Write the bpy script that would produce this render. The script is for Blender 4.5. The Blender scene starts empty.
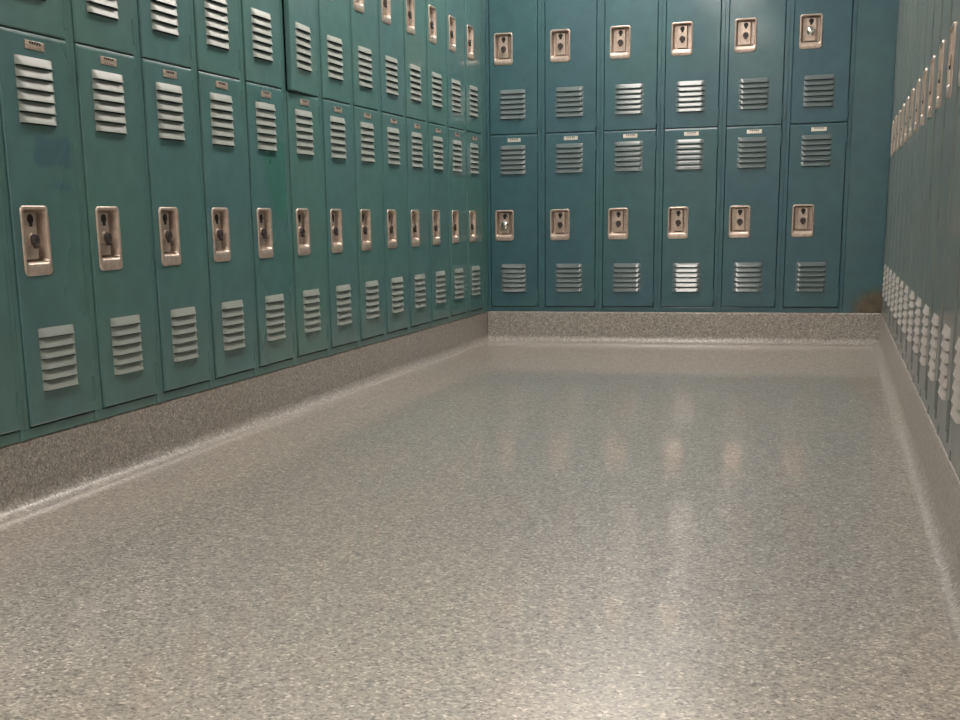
import bpy, bmesh, math, random
from mathutils import Vector, Matrix
random.seed(7)
S = bpy.context.scene
COL = S.collection

# ------------------------------------------------------------------ layout (metres)
W = 1.987            # distance between the fronts of the left and right lockers
PITCH = 0.3048       # locker width on the side walls
BASE = 0.157         # height of the curb the lockers stand on
LW = 0.3045          # body width of one locker
LH = 1.808           # body height
LD = 0.38            # body depth
DB, TIER = 0.0276, 0.8769   # first door bottom above the body's base, tier pitch
CEIL = 2.62
YF = -9.0            # wall behind the camera

# ------------------------------------------------------------------ materials
def mat(name):
    m = bpy.data.materials.new(name); m.use_nodes = True
    nt = m.node_tree
    return m, nt, nt.nodes['Principled BSDF']

def simple(name, col, rough=.5, metal=0., spec=.5, emit=None, es=0):
    m, nt, b = mat(name)
    b.inputs['Base Color'].default_value = (*col, 1)
    b.inputs['Roughness'].default_value = rough
    b.inputs['Metallic'].default_value = metal
    b.inputs['Specular IOR Level'].default_value = spec
    if emit:
        b.inputs['Emission Color'].default_value = (*emit, 1)
        b.inputs['Emission Strength'].default_value = es
    return m

def N(nt, t, **k):
    n = nt.nodes.new(t)
    for a, v in k.items():
        if a in n.inputs: n.inputs[a].default_value = v
        else: setattr(n, a, v)
    return n

def mixc(nt, fac, a, b, blend='MIX'):
    n = nt.nodes.new('ShaderNodeMix'); n.data_type = 'RGBA'; n.blend_type = blend
    for s, v in ((0, fac), (6, a), (7, b)):
        if isinstance(v, (tuple, float, int)):
            n.inputs[s].default_value = v if not isinstance(v, tuple) else (*v, 1)
        else: nt.links.new(v, n.inputs[s])
    return n.outputs[2]

def ramp(nt, src, stops):
    r = nt.nodes.new('ShaderNodeValToRGB'); e = r.color_ramp.elements
    while len(e) < len(stops): e.new(.5)
    for i, (p, c) in enumerate(stops):
        e[i].position = p; e[i].color = (*c, 1) if isinstance(c, tuple) else (c, c, c, 1)
    r.color_ramp.interpolation = 'EASE'
    nt.links.new(src, r.inputs[0]); return r.outputs[0]

def paint(name, ca, cb, rough, patches=()):
    """enamel paint with slightly uneven touched-up tone; patches: repainted shapes in object space"""
    m, nt, b = mat(name); L = nt.links
    tc = N(nt, 'ShaderNodeTexCoord'); geo = N(nt, 'ShaderNodeNewGeometry')
    n1 = N(nt, 'ShaderNodeTexNoise'); n1.inputs['Scale'].default_value = 2.3; n1.inputs['Detail'].default_value = 3
    L.new(geo.outputs['Position'], n1.inputs['Vector'])
    oi = N(nt, 'ShaderNodeObjectInfo')
    add = N(nt, 'ShaderNodeMath', operation='MULTIPLY_ADD'); L.new(oi.outputs['Random'], add.inputs[0])
    add.inputs[1].default_value = .22; L.new(n1.outputs['Fac'], add.inputs[2])
    f = ramp(nt, add.outputs[0], [(.42, 0.), (.78, 1.)])
    c = mixc(nt, f, ca, cb)
    n2 = N(nt, 'ShaderNodeTexNoise'); n2.inputs['Scale'].default_value = 14; n2.inputs['Detail'].default_value = 4
    L.new(geo.outputs['Position'], n2.inputs['Vector'])
    v = ramp(nt, n2.outputs['Fac'], [(.3, .9), (.7, 1.06)])
    c = mixc(nt, 1.0, c, v, 'MULTIPLY')
    for (x0, x1, z0, z1, slant, colr, amt) in patches:
        sx = N(nt, 'ShaderNodeSeparateXYZ'); L.new(tc.outputs['Object'], sx.inputs[0])
        nz = N(nt, 'ShaderNodeTexNoise'); nz.inputs['Scale'].default_value = 18
        L.new(tc.outputs['Object'], nz.inputs['Vector'])
        def rng(sock, lo, hi, extra=None):
            a = sock
            jig = N(nt, 'ShaderNodeMath', operation='MULTIPLY_ADD'); L.new(nz.outputs['Fac'], jig.inputs[0])
            jig.inputs[1].default_value = .04; L.new(a, jig.inputs[2]); a = jig.outputs[0]
            if extra is not None:
                e = N(nt, 'ShaderNodeMath', operation='MULTIPLY_ADD'); L.new(extra, e.inputs[0])
                e.inputs[1].default_value = slant; L.new(a, e.inputs[2]); a = e.outputs[0]
            g = N(nt, 'ShaderNodeMapRange', interpolation_type='SMOOTHSTEP'); L.new(a, g.inputs[0])
            g.inputs[1].default_value = lo; g.inputs[2].default_value = lo + .012
            h = N(nt, 'ShaderNodeMapRange', interpolation_type='SMOOTHSTEP'); L.new(a, h.inputs[0])
            h.inputs[1].default_value = hi - .012; h.inputs[2].default_value = hi
            h.inputs[3].default_value = 1; h.inputs[4].default_value = 0
            mm = N(nt, 'ShaderNodeMath', operation='MULTIPLY'); L.new(g.outputs[0], mm.inputs[0]); L.new(h.outputs[0], mm.inputs[1])
            return mm.outputs[0]
        A = rng(sx.outputs[0], x0 + .02, x1 + .02, sx.outputs[2] if slant else None)
        B = rng(sx.outputs[2], z0 + .02, z1 + .02)
        mm = N(nt, 'ShaderNodeMath', operation='MULTIPLY'); L.new(A, mm.inputs[0]); L.new(B, mm.inputs[1])
        m2 = N(nt, 'ShaderNodeMath', operation='MULTIPLY'); L.new(mm.outputs[0], m2.inputs[0]); m2.inputs[1].default_value = amt
        c = mixc(nt, m2.outputs[0], c, colr)
    L.new(c, b.inputs['Base Color'])
    b.inputs['Coat Weight'].default_value = .5; b.inputs['Coat Roughness'].default_value = .09
    r = N(nt, 'ShaderNodeMapRange'); L.new(n1.outputs['Fac'], r.inputs[0])
    r.inputs[1].default_value = .3; r.inputs[2].default_value = .7
    r.inputs[3].default_value = rough - .04; r.inputs[4].default_value = rough + .05
    L.new(r.outputs[0], b.inputs['Roughness'])
    bp = N(nt, 'ShaderNodeBump'); bp.inputs['Strength'].default_value = .02; bp.inputs['Distance'].default_value = .01
    L.new(n2.outputs['Fac'], bp.inputs['Height']); L.new(bp.outputs[0], b.inputs['Normal'])
    return m

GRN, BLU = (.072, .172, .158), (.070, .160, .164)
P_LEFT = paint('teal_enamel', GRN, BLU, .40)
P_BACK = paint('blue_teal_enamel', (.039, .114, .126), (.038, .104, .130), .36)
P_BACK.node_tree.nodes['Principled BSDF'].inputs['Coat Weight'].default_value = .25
P_RIGHT = paint('teal_enamel_grazing_sheen', (.150, .170, .158), (.140, .162, .156), .40)  # grey of the grazing reflection mixed into the teal paint colour
V_LEFT = simple('lit_teal_louver_enamel', (.26, .29, .27), .40)  # paler than the doors: overhead light on the hoods put into the colour
V_BACK = simple('lit_blue_teal_louver_enamel', (.125, .160, .165), .15)  # same for the back hoods, lit look painted as a paler tone
V_RIGHT = simple('lit_grey_teal_louver_enamel', (.44, .41, .38), .4)  # right hoods palest, their bright grazing light painted in
DARK = simple('slot_shadow_metal', (.012, .016, .015), .8)
def brushed():
    m, nt, b = mat('tan_lacquered_steel'); L = nt.links
    g = N(nt, 'ShaderNodeNewGeometry'); n = N(nt, 'ShaderNodeTexNoise'); n.inputs['Scale'].default_value = 60
    L.new(g.outputs['Position'], n.inputs['Vector'])
    L.new(ramp(nt, n.outputs['Fac'], [(.3, (.46, .375, .32)), (.7, (.58, .48, .41))]), b.inputs['Base Color'])
    b.inputs['Metallic'].default_value = .5; b.inputs['Roughness'].default_value = .30
    return m
PAN = brushed()
KNOB = simple('dark_bronze_lock', (.045, .034, .034), .6, .2)
CHROME = simple('polished_chrome', (.75, .73, .70), .14, 1.)
HOLE = simple('lock_hole_black', (.01, .007, .006), .7)
PLATE = simple('tan_number_plate', (.50, .40, .34), .35, .35)
PLATEW = simple('pale_number_plate', (.72, .70, .64), .3, .4)

def speckle(name, mul=1.0, rough=.2, soft=.1, coat=1.0):
    m, nt, b = mat(name); L = nt.links
    g = N(nt, 'ShaderNodeNewGeometry')
    v = N(nt, 'ShaderNodeTexVoronoi'); v.inputs['Scale'].default_value = 215
    L.new(g.outputs['Position'], v.inputs['Vector'])
    sep = N(nt, 'ShaderNodeSeparateColor'); L.new(v.outputs['Color'], sep.inputs[0])
    a = ramp(nt, sep.outputs[0], [(0, (.13, .122, .112)), (.10, (.20, .188, .172)), (.26, (.30, .282, .255)),
                                  (.70, (.36, .338, .305)), (.90, (.47, .445, .40)), (1, (.66, .63, .58))])
    v2 = N(nt, 'ShaderNodeTexVoronoi'); v2.inputs['Scale'].default_value = 105
    L.new(g.outputs['Position'], v2.inputs['Vector'])
    s2 = N(nt, 'ShaderNodeSeparateColor'); L.new(v2.outputs['Color'], s2.inputs[0])
    k = ramp(nt, s2.outputs[1], [(0, .74), (.12, .9), (.5, 1.), (1, 1.12)])
    c = mixc(nt, 1.0, a, k, 'MULTIPLY')
    n = N(nt, 'ShaderNodeTexNoise'); n.inputs['Scale'].default_value = 1.1; n.inputs['Detail'].default_value = 2
    L.new(g.outputs['Position'], n.inputs['Vector'])
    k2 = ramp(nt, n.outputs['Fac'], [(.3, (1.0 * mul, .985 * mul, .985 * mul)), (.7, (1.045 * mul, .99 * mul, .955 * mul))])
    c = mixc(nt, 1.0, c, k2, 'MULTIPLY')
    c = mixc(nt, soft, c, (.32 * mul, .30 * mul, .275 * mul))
    L.new(c, b.inputs['Base Color'])
    b.inputs['Roughness'].default_value = rough + .25
    b.inputs['Coat Weight'].default_value = coat; b.inputs['Coat Roughness'].default_value = rough; b.inputs['Coat IOR'].default_value = 1.6
    n3 = N(nt, 'ShaderNodeTexNoise'); n3.inputs['Scale'].default_value = 55; n3.inputs['Detail'].default_value = 3
    L.new(g.outputs['Position'], n3.inputs['Vector'])
    bp = N(nt, 'ShaderNodeBump'); bp.inputs['Strength'].default_value = .04; bp.inputs['Distance'].default_value = .003
    L.new(n3.outputs['Fac'], bp.inputs['Height']); L.new(bp.outputs[0], b.inputs['Normal'])
    return m
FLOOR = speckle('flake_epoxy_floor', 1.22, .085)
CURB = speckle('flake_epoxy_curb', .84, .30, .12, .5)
WALL = simple('white_wall_paint', (.66, .64, .60), .7)
CEILM = simple('ceiling_tile_white', (.70, .69, .66), .9)

# ------------------------------------------------------------------ mesh helpers
def link(name, me, mats, parent=None):
    o = bpy.data.objects.new(name, me); COL.objects.link(o)
    for m in mats: me.materials.append(m)
    if parent: o.parent = parent
    return o

def build(name, bm, mats, parent=None, smooth=False):
    me = bpy.data.meshes.new(name)
    bmesh.ops.recalc_face_normals(bm, faces=bm.faces)
    bm.to_mesh(me); bm.free()
    if smooth:
        for p in me.polygons: p.use_smooth = True
    return link(name, me, mats, parent)

def box(bm, x0, x1, y0, y1, z0, z1, mi=0, bev=0.):
    vs = [bm.verts.new((x, y, z)) for x in (x0, x1) for y in (y0, y1) for z in (z0, z1)]
    fs = [bm.faces.new([vs[i] for i in q]) for q in
          ((0, 1, 3, 2), (4, 6, 7, 5), (0, 4, 5, 1), (2, 3, 7, 6), (0, 2, 6, 4), (1, 5, 7, 3))]
    for f in fs: f.material_index = mi
    if bev:
        es = list({e for f in fs for e in f.edges})
        r = bmesh.ops.bevel(bm, geom=es, offset=bev, segments=2, affect='EDGES', profile=.5)
        for f in r['faces']: f.material_index = mi

def cyl(bm, c, r0, r1, ax, h, n=20, mi=0):
    """cone/cylinder from c along ax ('y' or 'z') with radii r0 -> r1"""
    a, b = [], []
    for i in range(n):
        t = 2 * math.pi * i / n; u, w = math.cos(t), math.sin(t)
        if ax == 'y':
            a.append(bm.verts.new((c[0] + r0 * u, c[1], c[2] + r0 * w))); b.append(bm.verts.new((c[0] + r1 * u, c[1] + h, c[2] + r1 * w)))
        else:
            a.append(bm.verts.new((c[0] + r0 * u, c[1] + r0 * w, c[2]))); b.append(bm.verts.new((c[0] + r1 * u, c[1] + r1 * w, c[2] + h)))
    fs = [bm.faces.new(a), bm.faces.new(b)] + [bm.faces.new((a[i], a[(i + 1) % n], b[(i + 1) % n], b[i])) for i in range(n)]
    for f in fs: f.material_index = mi

def bm_copy_mesh(bm):
    me = bpy.data.meshes.new('m'); bm.to_mesh(me); bm.free(); return me

# ------------------------------------------------------------------ locker parts (local: x right, y into the locker, z up)
# handle pan rectangle measured from the locker's left edge / the door's bottom
HX0, HX1 = .0455, .1495

def frame_bm(h=LH):
    bm = bmesh.new(); b = .0022
    box(bm, 0, .0175, 0, .03, 0, h, 0, .0013)
    box(bm, LW - .0185, LW, 0, .03, 0, h, 0, .0013)
    box(bm, .0176, LW - .0186, .0015, .03, 0, .0245, 0, b)            # bottom rail
    box(bm, .0176, LW - .0186, .0015, .03, h - .028, h, 0, b)
    # door stops behind the gaps
    box(bm, .0177, .028, .014, .03, .0246, h - .0285)
    box(bm, LW - .029, LW - .0187, .014, .03, .0246, h - .0285)
    box(bm, .0282, LW - .0292, .014, .03, .0246, .036)
    box(bm, .0282, LW - .0292, .014, .03, h - .040, h - .0285)
    # weld beads at the foot of the stiles
    box(bm, .003, .015, -.0012, .001, .024, .0275, 0, .0008)
    box(bm, LW - .016, LW - .004, -.0012, .001, .024, .0275, 0, .0008)
    return bm

def cabinet_bm(two):
    bm = bmesh.new(); t = .0012
    box(bm, .001, .001 + t, .031, LD, .0, LH)
    box(bm, LW - .001 - t, LW - .001, .031, LD, .0, LH)
    box(bm, .003, LW - .003, LD - t, LD, .0, LH)
    box(bm, .003, LW - .003, .031, LD - .002, .0, t)
    box(bm, .003, LW - .003, .031, LD - .002, LH - t, LH)
    if two:
        z = DB + TIER - .002
        box(bm, .029, LW - .030, .016, LD - .002, z - .008, z + .006)
    else:
        box(bm, .003, LW - .003, .05, LD - .002, 1.50, 1.502)
    return bm

def door_bm(h, hz0, hz1):
    """door sheet with a hole for the handle pan; origin at hinge edge (right), bottom"""
    x0, x1 = .0205 - DX, 0.0
    a0, a1 = HX0 + .004 - DX, HX1 - .004 - DX
    bm = bmesh.new(); yf, yb, c = -.005, .011, .003
    X = [x0 + c, a0, a1, x1 - c]; Z = [c, hz0 + .004, hz1 - .004, h - 2.4 * c]
    F = [[bm.verts.new((x, yf, z)) for z in Z] for x in X]
    for i in range(3):
        for j in range(3):
            if (i, j) != (1, 1): bm.faces.new((F[i][j], F[i + 1][j], F[i + 1][j + 1], F[i][j + 1]))
    ring = [F[0][0], F[0][1], F[0][2], F[0][3], F[1][3], F[2][3], F[3][3], F[3][2], F[3][1], F[3][0], F[2][0], F[1][0]]
    def off(v, d, y):
        co = v.co.copy(); co.y = y
        if abs(co.x - X[0]) < 1e-6: co.x -= d
        if abs(co.x - X[3]) < 1e-6: co.x += d
        if abs(co.z - Z[0]) < 1e-6: co.z -= d
        if abs(co.z - Z[3]) < 1e-6: co.z += 2.4 * d
        return bm.verts.new(co)
    prev = ring
    for d, y in ((c * .6, yf + c * .35), (c, yf + c), (c, yb)):
        nr = [off(v, d, y) for v in ring]
        for i in range(12):
            bm.faces.new((prev[i], prev[(i + 1) % 12], nr[(i + 1) % 12], nr[i]))
        prev = nr
    hole = [F[1][1], F[1][2], F[2][2], F[2][1]]
    hb = []
    for v in hole:
        co = v.co.copy(); co.y = yb; hb.append(bm.verts.new(co))
    for i in range(4): bm.faces.new((hole[i], hole[(i + 1) % 4], hb[(i + 1) % 4], hb[i]))
    # back face as four strips around the hole
    bx0, bx1, bz0, bz1 = x0, x1, 0.0, h
    def q(a, b_, c_, d_): bm.faces.new([bm.verts.new((p[0], yb, p[1])) for p in (a, b_, c_, d_)])
    q((bx0, bz0), (bx1, bz0), (bx1, Z[1]), (bx0, Z[1])); q((bx0, Z[2]), (bx1, Z[2]), (bx1, bz1), (bx0, bz1))
    q((bx0, Z[1]), (a0, Z[1]), (a0, Z[2]), (bx0, Z[2])); q((a1, Z[1]), (bx1, Z[1]), (bx1, Z[2]), (a1, Z[2]))
    bmesh.ops.remove_doubles(bm, verts=bm.verts, dist=1e-5)
    return bm

def vent_bm(P_=.0090):
    """six pressed hoods, .141 x .146; origin lower left; hoods swell out to -y and open downwards"""
    bm = bmesh.new(); w, pitch, hh = .141, .0247, .0205
    NU, NV = 18, 7
    for k in range(6):
        zt = .146 - k * pitch
        rows = []
        for i in range(NU + 1):
            u = i / NU; x = u * w
            e = min(x, w - x) / .014
            s = math.sin(min(1, e) * math.pi / 2)
            col = []
            for j in range(NV + 1):
                v = j / NV
                o = P_ * s * (1.12 * v - .12 * v ** 3 if v < 1 else 1.0)
                col.append(bm.verts.new((x, -.0002 - o, zt - v * hh)))
            rows.append(col)
        for i in range(NU):
            for j in range(NV):
                f = bm.faces.new((rows[i][j], rows[i][j + 1], rows[i + 1][j + 1], rows[i + 1][j])); f.smooth = True
        # lip thickness then the dark opening
        lip = []
        for i in range(NU + 1):
            c = rows[i][NV].co
            d = min(.0016, abs(c.y + .0002) * .5)
            lip.append((bm.verts.new((c.x, c.y, c.z)), bm.verts.new((c.x, c.y + d, c.z + .0002)), bm.verts.new((c.x, .0, c.z + .003 * (abs(c.y) / P_)))))
        for i in range(NU):
            bm.faces.new((lip[i][0], lip[i][1], lip[i + 1][1], lip[i + 1][0]))
            f = bm.faces.new((lip[i][1], lip[i][2], lip[i + 1][2], lip[i + 1][1])); f.material_index = 1
        # slot below the hood: dark strip on the sheet, its shade painted
        f = bm.faces.new([bm.verts.new(p) for p in ((.004, -.0004, zt - hh - .0026), (w - .004, -.0004, zt - hh - .0026), (w - .004, -.0004, zt - hh + .002), (.004, -.0004, zt - hh + .002))])
        f.material_index = 1
    return bm

def rrect(x0, x1, z0, z1, r, y, n=5):
    pts = []
    for cx, cz, a0 in ((x1 - r, z1 - r, 0), (x0 + r, z1 - r, 90), (x0 + r, z0 + r, 180), (x1 - r, z0 + r, 270)):
        for i in range(n + 1):
            t = math.radians(a0 + 90 * i / n); pts.append((cx + r * math.cos(t), y, cz + r * math.sin(t)))
    return pts

def pan_bm():
    """pressed recess pan with rounded rim; origin lower left, .104 x .157"""
    bm = bmesh.new(); w, h = HX1 - HX0, .157
    loops = [rrect(0, w, 0, h, .013, -.0048), rrect(.0008, w - .0008, .0008, h - .0008, .012, -.0078),
             rrect(.003, w - .003, .003, h - .003, .0105, -.0092), rrect(.0070, w - .0070, .0250, h - .0070, .009, -.0088),
             rrect(.0090, w - .0090, .0290, h - .009, .008, -.0060), rrect(.0105, w - .0105, .033, h - .0105, 0.007, .014),
             rrect(.0125, w - .0125, .040, h - .0125, .006, .034)]
    V = [[bm.verts.new(p) for p in l] for l in loops]
    n = len(V[0])
    for a, b in zip(V, V[1:]):
        for i in range(n):
            f = bm.faces.new((a[i], a[(i + 1) % n], b[(i + 1) % n], b[i])); f.smooth = True
    bm.faces.new(V[-1])
    # raised centre channel
    cx = w / 2
    box(bm, cx - .0235, cx + .0235, .006, .0338, .0365, h - .0150, 0, .003)
    # notch at the top of the channel
    cyl(bm, (cx, .0052, h - .030), .0110, .0110, 'y', .0012, 16, 1)
    box(bm, cx - .0055, cx + .0055, .0048, .0058, h - .047, h - .030, 1)
    return bm

def knob_bm(chrome=False):
    """lock in the middle of the pan; origin on the channel face"""
    bm = bmesh.new()
    if chrome:
        cyl(bm, (0, 0, 0), .0165, .0165, 'y', -.004, 24, 1)
        prof = [(.0205, -.0040), (.0205, -.010), (.018, -.0135), (.012, -.0155), (.004, -.0165)]
        rings = [[bm.verts.new((r * math.cos(2 * math.pi * i / 24), y, r * math.sin(2 * math.pi * i / 24))) for i in range(24)] for r, y in prof]
        for a, b in zip(rings, rings[1:]):
            for i in range(24):
                f = bm.faces.new((a[i], a[(i + 1) % 24], b[(i + 1) % 24], b[i])); f.smooth = True
        bm.faces.new(rings[0]); bm.faces.new(rings[-1])
    else:
        cyl(bm, (0, 0, 0), .0160, .0150, 'y', -.0055, 24, 1)
        cyl(bm, (0, -.0055, 0), .0138, .0120, 'y', -.0075, 24, 0)
        cyl(bm, (0, -.0131, 0), .0035, .0035, 'y', -.0006, 10, 2)
        box(bm, -.006, .006, -.016, -.0056, -.0190, -.010, 0, .002)     # lift lever below the lock
    return bm

def plate_bm():
    """small number plate, .072 x .02, with worn dark raised marks; origin lower left"""
    bm = bmesh.new()
    box(bm, 0, .072, -.0022, 0, 0, .0185, 0, .0008)
    for x in (.0045, .0675): cyl(bm, (x, -.0022, .0092), .0022, .0016, 'y', -.0012, 8, 0)
    rnd = random.Random(3)
    x = .015
    for i in range(5):
        hgt = .004 + .003 * rnd.random()
        box(bm, x, x + .0055, -.0030, -.0023, .0168 - hgt, .0172, 1)
        box(bm, x + .0012, x + .0046, -.0030, -.0023, .0028, .0040, 1)
        x += .0092
    return bm

def hinge_bm():
    bm = bmesh.new()
    cyl(bm, (0, 0, 0), .0042, .0042, 'z', .062, 10)
    box(bm, -.0006, .013, -.0003, .0022, .004, .058)
    return bm

DX = .0205 + .2615        # x of the hinge edge from the locker's left side

def tagthing(o, label, cat, group=None):
    o['label'] = label; o['category'] = cat
    if group: o['group'] = group

def make_door(root, m, h, z, vents, handle_z, plates, knob=0, name='door'):
    d = build(name, door_bm(h, handle_z, handle_z + .157), [m], root)
    d.location = (DX, 0, z)
    for vz in vents:
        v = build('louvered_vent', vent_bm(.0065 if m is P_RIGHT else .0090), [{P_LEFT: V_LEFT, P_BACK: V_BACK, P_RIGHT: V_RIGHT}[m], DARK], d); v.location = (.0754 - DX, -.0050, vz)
    p = build('recessed_handle', pan_bm(), [PAN, HOLE], d); p.location = (HX0 - DX, 0, handle_z)
    k = build('lock_knob', knob_bm(), [KNOB, PAN, HOLE], d); k.location = ((HX0 + HX1) / 2 - DX, .006, handle_z + .080)
    k['label'] = 'dark round lock'
    n = build('number_plate', plate_bm(), [plates, KNOB], d); n.location = (.118 - DX, -.0050, h - .0355)
    n['label'] = 'small pale number plate'
    p['label'] = 'tan metal recessed handle'
    for hz in (.024, h - .090):
        g = build('hinge', hinge_bm(), [m], d); g.location = (.0012, -.0042, hz)
    return d

def make_two_tier(m, plates):
    root = bpy.data.objects.new('locker', None); COL.objects.link(root)
    root.empty_display_size = .1
    build('frame', frame_bm(), [m], root)
    build('cabinet_body', cabinet_bm(True), [m], root)
    for t in (0, 1):
        d = make_door(root, m, TIER - .0036, DB + .0006 + t * TIER, (.0735, .6750), .3395, plates)
    return root

def make_single(m, plates):
    root = bpy.data.objects.new('locker', None); COL.objects.link(root)
    root.empty_display_size = .1
    build('frame', frame_bm(), [m], root)
    build('cabinet_body', cabinet_bm(False), [m], root)
    h = 2 * TIER - .0048
    make_door(root, m, h, DB + .0012, (.0735, h - .0048 - .1975), .6935, plates)
    return root

def copy_tree(root):
    r = root.copy(); COL.objects.link(r)
    for ch in list(root.children):
        c = ch.copy(); COL.objects.link(c); c.parent = r
        for g in list(ch.children):
            d = g.copy(); COL.objects.link(d); d.parent = c
    return r

def doors(root):
    ds = [c for c in root.children if c.name.startswith('door')]
    return sorted(ds, key=lambda o: o.location.z)

def repaint(door, m):
    door.data = door.data.copy(); door.data.materials[0] = m

def open_door(door, deg):
    door.rotation_euler = (0, 0, math.radians(deg))

def set_chrome(door):
    for c in door.children:
        if c.name.startswith('lock_knob'):
            o = build('tmp', knob_bm(True), [CHROME, KNOB]); me = o.data
            bpy.data.objects.remove(o); c.data = me; me.name = 'chrome_lock_knob'
            c['label'] = 'shiny chrome round lock knob'

# ------------------------------------------------------------------ left wall lockers
ordn = ['', 'first', 'second', 'third', 'fourth', 'fifth', 'sixth', 'seventh', 'eighth', 'ninth', 'tenth',
        'eleventh', 'twelfth', 'thirteenth', 'fourteenth', 'fifteenth', 'sixteenth']
NL = 15
left0 = make_two_tier(P_LEFT, PLATE)
for c in range(NL):
    r = left0 if c == 0 else copy_tree(left0)
    r.location = (0, -.098 - (c + 1) * PITCH, BASE); r.rotation_euler = (0, 0, math.pi / 2)
    if c == 0: lab = 'green teal two-tier metal locker on the left wall, nearest the dark back left corner'
    elif c == 7: lab = 'left wall green teal locker whose upper door hangs slightly open, casting a dark gap'
    elif c == 8: lab = 'left wall teal locker with a darker green slanted paint patch above its lower handle'
    elif c == 12: lab = 'left wall locker with bluish touch-up paint below lower door louvers, leftmost fully visible one'
    elif c == 13: lab = 'teal left wall locker cut off by the left edge of the photo'
    elif c == 6: lab = 'teal left wall locker just right of the one with the slightly open upper door'
    elif c == 9: lab = 'teal left wall locker just left of the one with the slanted green paint patch'
    elif c == 11: lab = 'teal left wall locker just right of the one with bluish touch-up paint'
    elif c == 10: lab = 'teal left wall locker, third fully visible one counting from the left photo edge'
    elif c == 14: lab = 'green teal two-tier locker on the left wall, furthest from the back corner'
    else: lab = 'green teal two-tier metal locker on the left wall, %s from the back left corner' % ordn[c + 1]
    tagthing(r, lab, 'locker', 'two-tier lockers along the left wall')
    dl, du = doors(r)
    if c == 12:
        # patch rectangle in door coordinates (x from hinge edge, z from door bottom)
        yl = r.location.y
        PA = paint('teal_enamel_blue_touchup', GRN, BLU, .30,
                   [(-3.944 - yl - DX, -3.79 - yl - DX, .766 - BASE - DB, .842 - BASE - DB, 0, (.047, .118, .146), .9),
                    (-3.90 - yl - DX, -3.80 - yl - DX, .712 - BASE - DB, .738 - BASE - DB, 0, (.050, .130, .155), .8)])
        repaint(dl, PA)
    if c == 8:
        yl = r.location.y
        PE = paint('teal_enamel_green_patch', GRN, BLU, .26,
                   [(-2.664 - yl - DX + .66 * .30, -2.50 - yl - DX + .66 * .42, .45, .90 - BASE - DB, .42, (.036, .158, .120), .75)])
        repaint(dl, PE)
    if c == 7: open_door(du, 3.5)

fl = bmesh.new(); box(fl, -.02, 0, -.0955, -.001, BASE, BASE + LH, 0, .002)
f1 = build('locker_filler_panel', fl, [P_LEFT])
tagthing(f1, 'narrow plain green teal filler strip in the back left corner', 'panel')

# ------------------------------------------------------------------ back wall lockers
bpos = [.0005, .2915, .5945, .8975, 1.2005, 1.5035]
LW = .3028
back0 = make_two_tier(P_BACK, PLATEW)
blab = ['blue teal back wall locker nearest the left corner, lower lock shiny chrome',
        'blue teal back wall locker, second from the left corner',
        'blue teal back wall locker, third from the left corner, left one with bright upper louvers',
        'blue teal back wall locker, fourth from the left corner, right one with bright upper louvers',
        'blue teal back wall locker just left of the one whose upper lock is chrome',
        'blue teal back wall locker beside the wide plain panel, its upper lock shiny chrome']
back_copies = [back0] + [copy_tree(back0) for c in range(5)]
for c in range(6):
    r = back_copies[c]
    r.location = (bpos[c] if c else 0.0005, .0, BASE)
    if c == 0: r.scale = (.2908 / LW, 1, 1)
    tagthing(r, blab[c], 'locker', 'two-tier lockers on the back wall')
    dl, du = doors(r)
    if c == 0: set_chrome(dl)
    if c == 5:
        set_chrome(du); open_door(du, 1.2); open_door(dl, .8)
fb = bmesh.new(); box(fb, 1.8067, W, .0, .02, BASE, BASE + LH, 0, .002)
def rust_paint():
    m = paint('blue_teal_enamel_rusted', (.039, .114, .126), (.038, .104, .130), .36)
    nt = m.node_tree; L = nt.links; b = nt.nodes['Principled BSDF']
    src = b.inputs['Base Color'].links[0].from_socket
    g = N(nt, 'ShaderNodeNewGeometry')
    sub = N(nt, 'ShaderNodeVectorMath', operation='SUBTRACT'); L.new(g.outputs['Position'], sub.inputs[0]); sub.inputs[1].default_value = (1.975, 0, .165)
    mul = N(nt, 'ShaderNodeVectorMath', operation='MULTIPLY'); L.new(sub.outputs[0], mul.inputs[0]); mul.inputs[1].default_value = (1.0, 0, 1.15)
    ln = N(nt, 'ShaderNodeVectorMath', operation='LENGTH'); L.new(mul.outputs[0], ln.inputs[0])
    nz = N(nt, 'ShaderNodeTexNoise'); nz.inputs['Scale'].default_value = 22; nz.inputs['Detail'].default_value = 5
    L.new(g.outputs['Position'], nz.inputs['Vector'])
    ad = N(nt, 'ShaderNodeMath', operation='MULTIPLY_ADD'); L.new(nz.outputs['Fac'], ad.inputs[0]); ad.inputs[1].default_value = .09; L.new(ln.outputs['Value'], ad.inputs[2])
    fac = ramp(nt, ad.outputs[0], [(.12, .85), (.20, 0.)])
    rc = ramp(nt, nz.outputs['Fac'], [(.35, (.07, .052, .024)), (.65, (.15, .10, .045))])
    L.new(mixc(nt, fac, src, rc), b.inputs['Base Color'])
    return m
f2 = build('locker_filler_panel', fb, [rust_paint()])
tagthing(f2, 'wide plain blue teal filler panel in the back right corner, rusty at its foot', 'panel')

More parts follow.
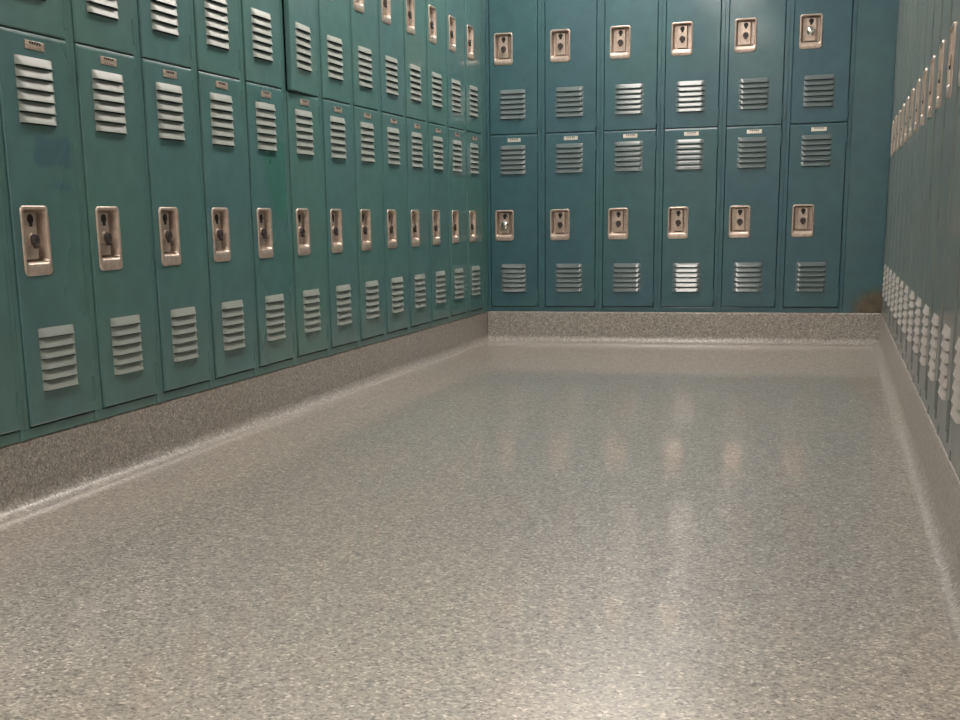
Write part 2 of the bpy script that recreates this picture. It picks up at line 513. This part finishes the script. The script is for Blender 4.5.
# ------------------------------------------------------------------ right wall lockers (full height)
NR = 15
LW = .3045
right0 = make_single(P_RIGHT, PLATE)
for c in range(NR):
    r = right0 if c == 0 else copy_tree(right0)
    r.location = (W, -.231 - c * PITCH, BASE); r.rotation_euler = (0, 0, -math.pi / 2)
    if c == 0: lab = 'greyish teal full-height locker on the right wall, nearest the rusty back right corner'
    elif c == 12: lab = 'greyish teal right wall locker showing only its lower louvers at the right photo edge'
    elif c == 11: lab = 'greyish teal right wall locker whose handle touches the right edge of the photo'
    elif c == 10: lab = 'greyish teal right wall locker, nearest one to the viewer with its whole handle in view'
    elif c == 13: lab = 'greyish teal full-height locker on the right wall, second from the near end'
    elif c == 14: lab = 'greyish teal full-height locker at the near end of the right wall'
    else: lab = 'greyish teal full-height locker on the right wall, %s from the back right corner' % ordn[c + 1]
    tagthing(r, lab, 'locker', 'full-height lockers along the right wall')
fr = bmesh.new(); box(fr, W, W + .02, -.2295, -.001, BASE, BASE + LH, 0, .002)
f3 = build('locker_filler_panel', fr, [P_RIGHT])
tagthing(f3, 'plain greyish teal filler panel at the far end of the right wall lockers', 'panel')

# ------------------------------------------------------------------ the room
def structure(o): o['kind'] = 'structure'; return o
def slab(name, x0, x1, y0, y1, z0, z1, m):
    bm = bmesh.new(); box(bm, x0, x1, y0, y1, z0, z1); return structure(build(name, bm, [m]))
XL, XR, YB = -.40, W + .40, .40
slab('floor', XL - .1, XR + .1, YF - .1, YB + .1, -.08, 0, FLOOR)
slab('ceiling', XL - .1, XR + .1, YF - .1, YB + .1, CEIL, CEIL + .08, CEILM)
slab('wall_left', XL - .1, XL, YF, YB, 0, CEIL, WALL)
slab('wall_right', XR, XR + .1, YF, YB, 0, CEIL, WALL)
slab('wall_back', XL - .1, XR + .1, YB, YB + .1, 0, CEIL, WALL)
slab('wall_front', XL - .1, XR + .1, YF - .1, YF, 0, CEIL, WALL)

def curb(name, p0, p1, outdir, front, depth, m):
    """extrude the curb profile (cove at its foot) from p0 to p1; outdir points into the room"""
    r = .034; top = BASE - .0005
    o = Vector(outdir); P0, P1 = Vector((*p0, 0)), Vector((*p1, 0))
    bm = bmesh.new()
    def strip(prof, smooth):
        A = [bm.verts.new(P0 + o * d + Vector((0, 0, z))) for d, z in prof]
        B = [bm.verts.new(P1 + o * d + Vector((0, 0, z))) for d, z in prof]
        for i in range(len(prof) - 1):
            f = bm.faces.new((A[i], A[i + 1], B[i + 1], B[i])); f.smooth = smooth; f.normal_update()
            dm = Vector((prof[i + 1][0] - prof[i][0], prof[i + 1][1] - prof[i][1]))
            want = o * dm.y + Vector((0, 0, -dm.x)) * -1 if False else Vector((0, 0, 1)) * dm.x - o * dm.y
            if f.normal.dot(want) < 0: f.normal_flip()
    strip([(-depth, .0), (-depth, top), (front - .006, top), (front - .0018, top - .0018), (front, top - .007), (front, r)], False)
    n = 10
    strip([(front + r * (1 - math.cos(math.pi / 2 * i / n)), r * (1 - math.sin(math.pi / 2 * i / n)) + .0003) for i in range(n + 1)], True)
    me = bpy.data.meshes.new(name); bm.to_mesh(me); bm.free()
    return structure(link(name, me, [m]))
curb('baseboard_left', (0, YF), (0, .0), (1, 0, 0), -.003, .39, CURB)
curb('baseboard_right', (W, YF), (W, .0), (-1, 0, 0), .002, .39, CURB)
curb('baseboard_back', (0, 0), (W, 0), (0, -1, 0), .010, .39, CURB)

# ceiling fluorescent fixtures in one row
LAMP = simple('fluorescent_diffuser', (.9, .9, .88), .5, emit=(1.0, .915, .84), es=13.5)
LAMPF = simple('fixture_white_metal', (.75, .75, .73), .4)
LX = .74
def fixture():
    root = bpy.data.objects.new('ceiling_light', None); COL.objects.link(root)
    bm = bmesh.new()
    box(bm, -.30, .30, -.62, .62, -.03, 0, 0, .004); build('housing', bm, [LAMPF], root)
    bm = bmesh.new()
    box(bm, -.27, .27, -.59, .59, -.045, -.031, 0, .004); build('diffuser', bm, [LAMP], root)
    return root
fx0 = fixture()
for i, y in enumerate((-.78, -2.6, -5.95, -8.2)):
    r = fx0 if i == 0 else copy_tree(fx0)
    r.location = (LX, y, CEIL)
    tagthing(r, ['white fluorescent ceiling fixture nearest the back lockers', 'white fluorescent ceiling fixture, second from the back wall',
                 'white fluorescent ceiling fixture, third from the back wall', 'white fluorescent ceiling fixture furthest from the back lockers'][i],
             'light fixture', 'ceiling light fixtures')

# ------------------------------------------------------------------ world, camera, colour
w = bpy.data.worlds.new('world'); S.world = w; w.use_nodes = True
w.node_tree.nodes['Background'].inputs[0].default_value = (.8, .8, .8, 1)
w.node_tree.nodes['Background'].inputs[1].default_value = .0
cam = bpy.data.cameras.new('camera'); co = bpy.data.objects.new('camera', cam); COL.objects.link(co)
F = 1242.66
cam.sensor_fit = 'HORIZONTAL'; cam.sensor_width = 36.0; cam.lens = F * 36 / 960
cam.shift_x = (480 - 453.39) / 960; cam.shift_y = (496.41 - 360) / 960
cam.clip_start = .02; cam.clip_end = 60
rx, ry, rz = math.radians(77.498), math.radians(.9636), math.radians(16.684)
R = Matrix.Rotation(rz, 4, 'Z') @ Matrix.Rotation(ry, 4, 'Y') @ Matrix.Rotation(rx, 4, 'X')
co.matrix_world = Matrix.Translation((1.7512, -6.4657, .6315)) @ R
S.camera = co
v = S.view_settings
v.view_transform = 'Standard'; v.look = 'None'; v.gamma = 1; v.use_curve_mapping = False; v.exposure = 0.54
